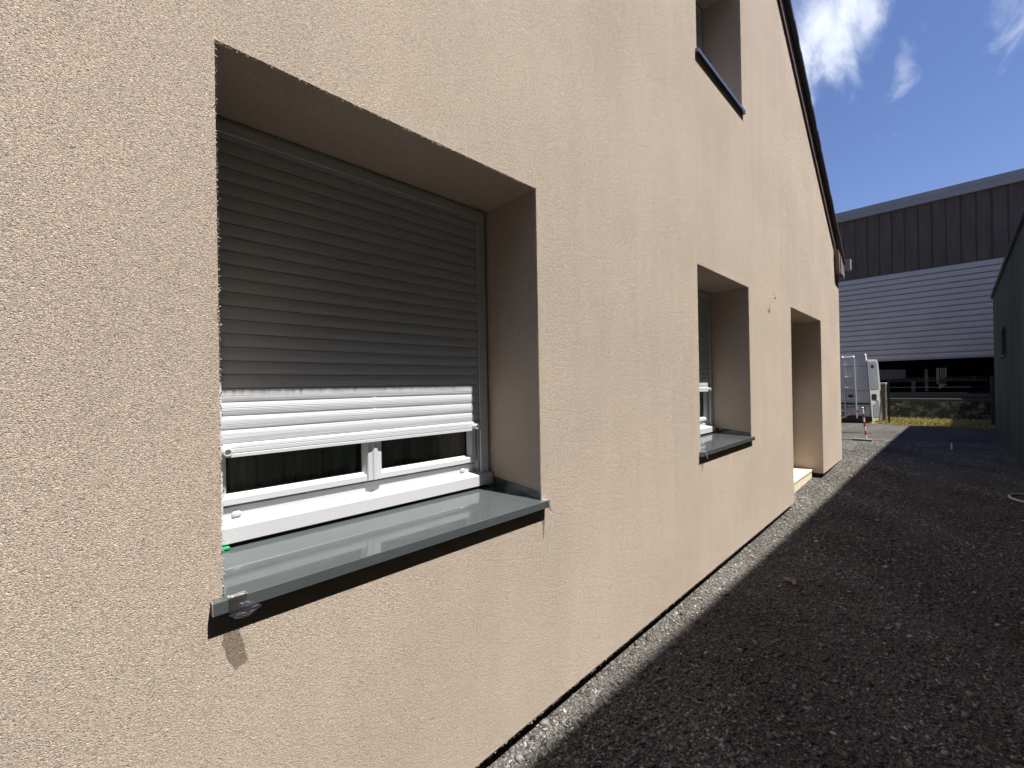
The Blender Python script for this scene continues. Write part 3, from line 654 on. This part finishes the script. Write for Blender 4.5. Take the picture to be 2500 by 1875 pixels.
# grass strip
def blades(n, xa, xb, ya, yb, hmin, hmax, seed):
    r = np.random.default_rng(seed); b = MB(); T = []
    for _ in range(n):
        x, y = r.uniform(xa, xb), r.uniform(ya, yb); h = r.uniform(hmin, hmax); a = r.uniform(0, math.pi); w_ = .004; lx, ly = r.normal(0, .35, 2) * h
        dx, dy = math.cos(a) * w_, math.sin(a) * w_; z = .118
        b.add([(x - dx, y - dy, z), (x + dx, y + dy, z), (x + lx * .5 + dx * .6, y + ly * .5 + dy * .6, z + h * .65), (x + lx, y + ly, z + h)], [(0, 1, 2), (0, 2, 3)]); T += [r.random()] * 4
    return b, T
b, T = blades(9000, 16.75, 19.05, -2.5, .25, .02, .13, 5)
b2, T2 = blades(3500, 16.62, 16.95, -1.9, .2, .01, .05, 6); b.add(b2.v, b2.f); T += T2
bs = MB(); go_ = b.build('grass', M['grass'], fix=False); at = go_.data.attributes.new('tint', 'FLOAT', 'POINT'); at.data.foreach_set('value', T)
tag(go_, 'yellow-green dry grass strip between gate and stained low wall', 'grass', kind='stuff')
gm = MB(); gm.quad((16.7, -2.6, .126), (19.2, -2.6, .126), (19.2, 1.8, .126), (16.85, 1.8, .126))
vg = MT('yellowish_turf', (.2, .18, .06), .95, .1); vg.color(vg.ramp(vg.noise(14, 5, .7), [(.3, (.16, .15, .045)), (.7, (.38, .33, .12))]))
tag(gm.build('verge', vg.m), kind='structure')

# mesh gate
ga = empty('mesh_gate', (17.2, -1, .12), 'dark green metal gate with spiked top and wire mesh across the alley end', 'gate')
GX = lambda y: 17.2 + .03 * (-y)
for y_, h, wd in ((-.055, 1.56, .035), (-2.14, 1.50, .05)):
    p = MB(); p.box(17.17, 17.23, y_ - wd, y_ + wd * .3, .1, h); p.build('post', M['darkmetal'], ga, bevel=.004)
for z, t in ((.918, .018), (1.405, .014), (.135, .012)):
    p = MB(); p.box(17.18, 17.215, -2.12, -.06, z - t, z + t); p.build('rail', M['darkmetal'], ga)
p = MB()
for z in (1.372, 1.215, 1.05): p.tube([(17.2, -2.1, z), (17.2, -.07, z)], .003, 5)
y_ = -.10
while y_ > -2.1:
    p.tube([(17.21, y_, .14), (17.21, y_, .90)], .0025, 4, cap=False); p.tube([(17.2, y_, 1.41), (17.2, y_, 1.505)], .0028, 4, cap=False); y_ -= .05
for i in range(15): p.tube([(17.2115, -2.1, .16 + i * .05), (17.2115, -.07, .16 + i * .05)], .002, 4, cap=False)
p.build('wire_mesh', M['wire'], ga)

# weathered pillar beside the gate
pl = empty('pillar', (17.62, .1, .1), 'narrow brown stone pillar with pale cap between van and gate', 'pillar')
p = MB(); p.box(17.6, 17.85, .045, .27, .08, 1.30); p.build('shaft', M['pierstone'], pl, bevel=.01)
p = MB(); p.box(17.575, 17.88, .015, .29, 1.303, 1.36); p.box(17.594, 17.61, .008, .044, .1, 1.302); p.build('cap', M['paleedge'], pl, bevel=.008)

# ---------------------------------------------------------------- van, seen from behind
van = empty('van', (16.9, .35, .12), 'white panel van parked beyond the house corner, rear door open, ladder on back', 'van')
VX = 16.9
def vy(z): return .32 + (z - .35) * .042 if z > .35 else .32
prof = [(.355, .32), (.75, .325), (1.12, .335), (1.60, .362), (2.12, .392), (2.235, .400), (2.262, .425), (2.275, .8)]     # (z, y) right side
body = MB(); YC = 1.27
def section(x, inset=0, k=1.0):
    R_s = [(x, y + inset, .12 + (z - .12) * k) for z, y in prof]; L_s = [(x, 2 * YC - y - inset, .12 + (z - .12) * k) for z, y in reversed(prof)]; return R_s + L_s
secs = [section(VX + .03, .02), section(VX, .035), ][::-1] + [section(VX + .06), section(VX + 3.6), section(VX + 4.2, .05, .93), section(VX + 4.7, .1, .62), section(VX + 5.2, .14, .5)]
n = len(secs[0])
for A, B in zip(secs[:-1], secs[1:]): body.add(A + B, [(i, i + 1, n + i + 1, n + i) for i in range(n - 1)] + [(n - 1, 0, n, 2 * n - 1)], 0, False)
body.add(secs[0], [tuple(range(n))]); body.add(secs[-1], [tuple(range(n - 1, -1, -1))])
body.build('body', M['vanpaint'], van, bevel=.008)
p = MB(); p.box(VX - .035, VX - .002, .345, 2.2, .70, .745); p.build('trim_strip', M['blackplastic'], van)
p = MB()
for z in (1.118, 1.878): p.box(VX - .0045, VX - .0005, .37, 2.1, z, z + .010)
for y_ in (1.27,): p.box(VX - .005, VX - .0005, y_, y_ + .01, .76, 2.2)
p.build('panel_seam', M['greyboard'], van)
p = MB(); p.box(VX - .06, VX + .3, .30, 2.24, .155, .352); p.build('bumper', M['blackplastic'], van, bevel=.02)
p = MB(); p.box(VX - .03, VX - .004, .76, .86, .925, .995); p.box(VX - .045, VX - .03, .74, .80, .94, .98); p.build('handle', M['blackplastic'], van, bevel=.005)
p = MB()
yl0, yl1 = (.925, .985), (.665, .715)
for (yb_, yt_) in (yl0, yl1): p.tube([(VX - .09, yb_, .28), (VX - .075, yb_ + .01, .7), (VX - .07, (yb_ + yt_) / 2, 1.3), (VX - .07, yt_ - .003, 2.1), (VX - .055, yt_, 2.17), (VX + .0, yt_, 2.20), (VX + .06, yt_, 2.19)], .018, 8)
for z in (.875, 1.22, 1.557, 1.904, 2.17, .56):
    f = (z - .28) / 1.9; p.tube([(VX - .072, .925 + .06 * f, z), (VX - .072, .665 + .05 * f, z + .012)], .014, 6)
p.build('ladder', M['chrome'], van)
p = MB(); p.box(VX - .022, VX - .010, .476, 1.03, .540, .650); pt = p.build('number_plate', M['plate'], van, bevel=.003)
p = MB(); p.box(VX - .0240, VX - .0225, .985, 1.028, .543, .647); p.build('plate_band', M['blue'], pt)
tcu = bpy.data.curves.new('plate_text', 'FONT'); tcu.body = 'DA 671 ZS'; tcu.size = .118; tcu.extrude = .001; tcu.align_x = 'CENTER'; tcu.align_y = 'CENTER'
to = bpy.data.objects.new('plate_text_tmp', tcu); col.objects.link(to)
bpy.context.view_layer.update(); dg = bpy.context.evaluated_depsgraph_get(); tm = bpy.data.meshes.new_from_object(to.evaluated_get(dg)); bpy.data.objects.remove(to)
tme = bpy.data.objects.new('plate_lettering', tm); tm.materials.clear(); tm.materials.append(M['ink']); col.objects.link(tme)
tm.transform(Matrix(((0, 0, -1, VX - .0242), (-1, 0, 0, .74), (0, 1, 0, .595), (0, 0, 0, 1)))); tme.parent = pt
p = MB(); p.box(VX - .014, VX - .004, .97, 1.03, .40, .45); p.build('tow_cover', M['blackplastic'], van)
# open rear door, swung out on the right, inner face towards us
rd = MB(); h0 = Vector((VX + .03, .335, 0)); dv = Vector((.22, -.27, 0)); tn = Vector((.035, .028, 0))
def dq(s, z, o=0): q = h0 + dv * s - tn * o; lean = (z - .35) * .045; return (q.x, q.y + lean, z)
outl = [(0, .22), (.94, .215), (1, .26), (.97, 1.1), (.93, 1.95), (.88, 2.045), (.80, 2.075), (0, 2.075)]
n = len(outl); rd.add([dq(s, z, 0) for s, z in outl] + [dq(s, z, 1) for s, z in outl], [(i, (i + 1) % n, n + (i + 1) % n, n + i) for i in range(n)] + [tuple(range(n)), tuple(range(2 * n - 1, n - 1, -1))])
rdo = rd.build('rear_door', M['vanpaint'], van, bevel=.006)
ip = MB()
def panel(pts, o, mi=0): ip.add([dq(s, z, o) for s, z in pts] + [dq(s, z, 1.02) for s, z in pts], [tuple(range(len(pts)))] + [(i, (i + 1) % len(pts), len(pts) + (i + 1) % len(pts), len(pts) + i) for i in range(len(pts))], mi)
panel([(.08, 1.16), (.80, 1.18), (.78, 1.95), (.70, 2.02), (.08, 2.02)], 1.12)
panel([(.16, .34), (.30, .30), (.62, .32), (.72, .40), (.70, .80), (.52, .86), (.40, .72), (.18, .70)], 1.15)
ip.build('door_trim', M['vaninner'], rdo)
ip = MB(); panel([(.12, .86), (.50, .84), (.56, .98), (.50, 1.02), (.14, 1.02)], 1.18); ip.build('door_latch', M['blackplastic'], rdo)
ip = MB(); panel([(.22, 1.83), (.52, 1.83), (.44, 1.91), (.30, 1.94)], 1.2); ip.build('grab_handle', M['blackplastic'], rdo)
for wx in (VX + .85, VX + 4.3):
    for wy in (.42, 2.12):
        w_ = MB(); k = 24; A = [(wx + .31 * math.cos(2 * math.pi * i / k), wy - .1, .43 + .31 * math.sin(2 * math.pi * i / k)) for i in range(k)]; Bv = [(x, wy + .1, z) for x, _, z in A]
        w_.add(A + Bv, [(i, (i + 1) % k, k + (i + 1) % k, k + i) for i in range(k)] + [tuple(range(k)), tuple(range(2 * k - 1, k - 1, -1))]); w_.build('wheel', M['black'], van)

van.rotation_euler.z = math.radians(6.5)

# barrier post with base and tape
bp = empty('barrier_post', (12.1, -.036, .12), 'red and white banded post on a flat base at the gravel edge', 'barrier post')
bz = [(.135, 1), (.247, 0), (.340, 1), (.434, 0), (.536, 1), (.630, 0), (.714, 1), (.845, None)]
def pp(z): t = (z - .135) / .71; return (12.1 + .01 * t, -.036 + .058 * t, z)
wpt = MB(); rpt = MB()
segs = [(.135, .247, 'w'), (.247, .340, 'r'), (.340, .434, 'w'), (.434, .536, 'r'), (.536, .630, 'w'), (.630, .714, 'r'), (.714, .845, 'w')]
wpt.tube([pp(.135), pp(.845)], .016, 12)
for a_, b_, c_ in segs:
    if c_ == 'r': rpt = MB(); rpt.tube([pp(a_), pp(b_)], .0175, 12, cap=False); rpt.build('red_band', M['red'], bp)
wpt.tube([pp(.838), pp(.853), pp(.862)], [.022, .022, .012], 12)
wpt.build('post', M['white'], bp)
p = MB(); p.box(12.0, 12.22, -.135, .20, .112, .160); p.build('base', M['rubber'], bp, bevel=.006)
tp = MB(); pts = [(12.1, .022, .80), (12.16, .16, .745), (12.22, .32, .66), (12.3, .46, .56), (12.4, .62, .50), (12.5, .9, .47)]
for i in range(len(pts) - 1):
    a_, b_ = Vector(pts[i]), Vector(pts[i + 1]); hz = .024
    tp.hexa([a_ + Vector((0, 0, -hz)), b_ + Vector((0, 0, -hz)), b_ + Vector((.003, 0, -hz)), a_ + Vector((.003, 0, -hz)), a_ + Vector((0, 0, hz)), b_ + Vector((0, 0, hz)), b_ + Vector((.003, 0, hz)), a_ + Vector((.003, 0, hz))])
tag(tp.build('barrier_tape', M['tape']), 'faded pale barrier tape sagging from the banded post behind the house corner', 'tape')

# small peg, stick, hose, leaf, paper scraps
p = MB(); p.box(11.55, 11.57, -1.345, -1.325, .10, .235); tag(p.build('marker_peg', M['white'], bevel=.003), 'small pale marker peg standing in the shaded gravel', 'peg')
def hose_pt(t): a = t; return (7.68 + .30 * math.cos(a), -2.03 + .26 * math.sin(a), .062)
p = MB(); pts = [(7.25 + .04 * i, -1.99 - .02 * i, .09) for i in range(0)] + [hose_pt(.35 + i * .22) for i in range(22)]; p.tube(pts, .012, 10)
tag(p.build('hose', M['hose']), 'beige garden hose loop lying on the gravel by the dark building', 'hose')
lf = MB(); cx, cy, cz = 3.65, -.44, -.006; n = 16; L_ = []
for i in range(n):
    a_ = 2 * math.pi * i / n; r_ = .042 * (1 + .42 * math.cos(5 * a_)) * (1.2 if i % 2 else .85); L_.append((cx + r_ * math.cos(a_), cy + r_ * math.sin(a_), cz + .010 * math.sin(3 * a_) + .006))
lf.add([(cx, cy, cz - .003)] + L_, [(0, i + 1, (i + 1) % n + 1) for i in range(n)]); lf.add([(x, y, z - .0012) for x, y, z in [(cx, cy, cz - .003)] + L_], [(0, (i + 1) % n + 1, i + 1) for i in range(n)])
tag(lf.build('dry_leaf', M['leaf'], fix=False), 'single curled brown leaf lying on the shaded gravel', 'leaf')
tw = MB(); tw.tube([(11.95, -.36, .135), (11.9, -.44, .150), (11.82, -.52, .142)], [.006, .009, .004], 6); tag(tw.build('twig', M['pierstone']), 'dark twig lying where the gravel meets the asphalt', 'twig')
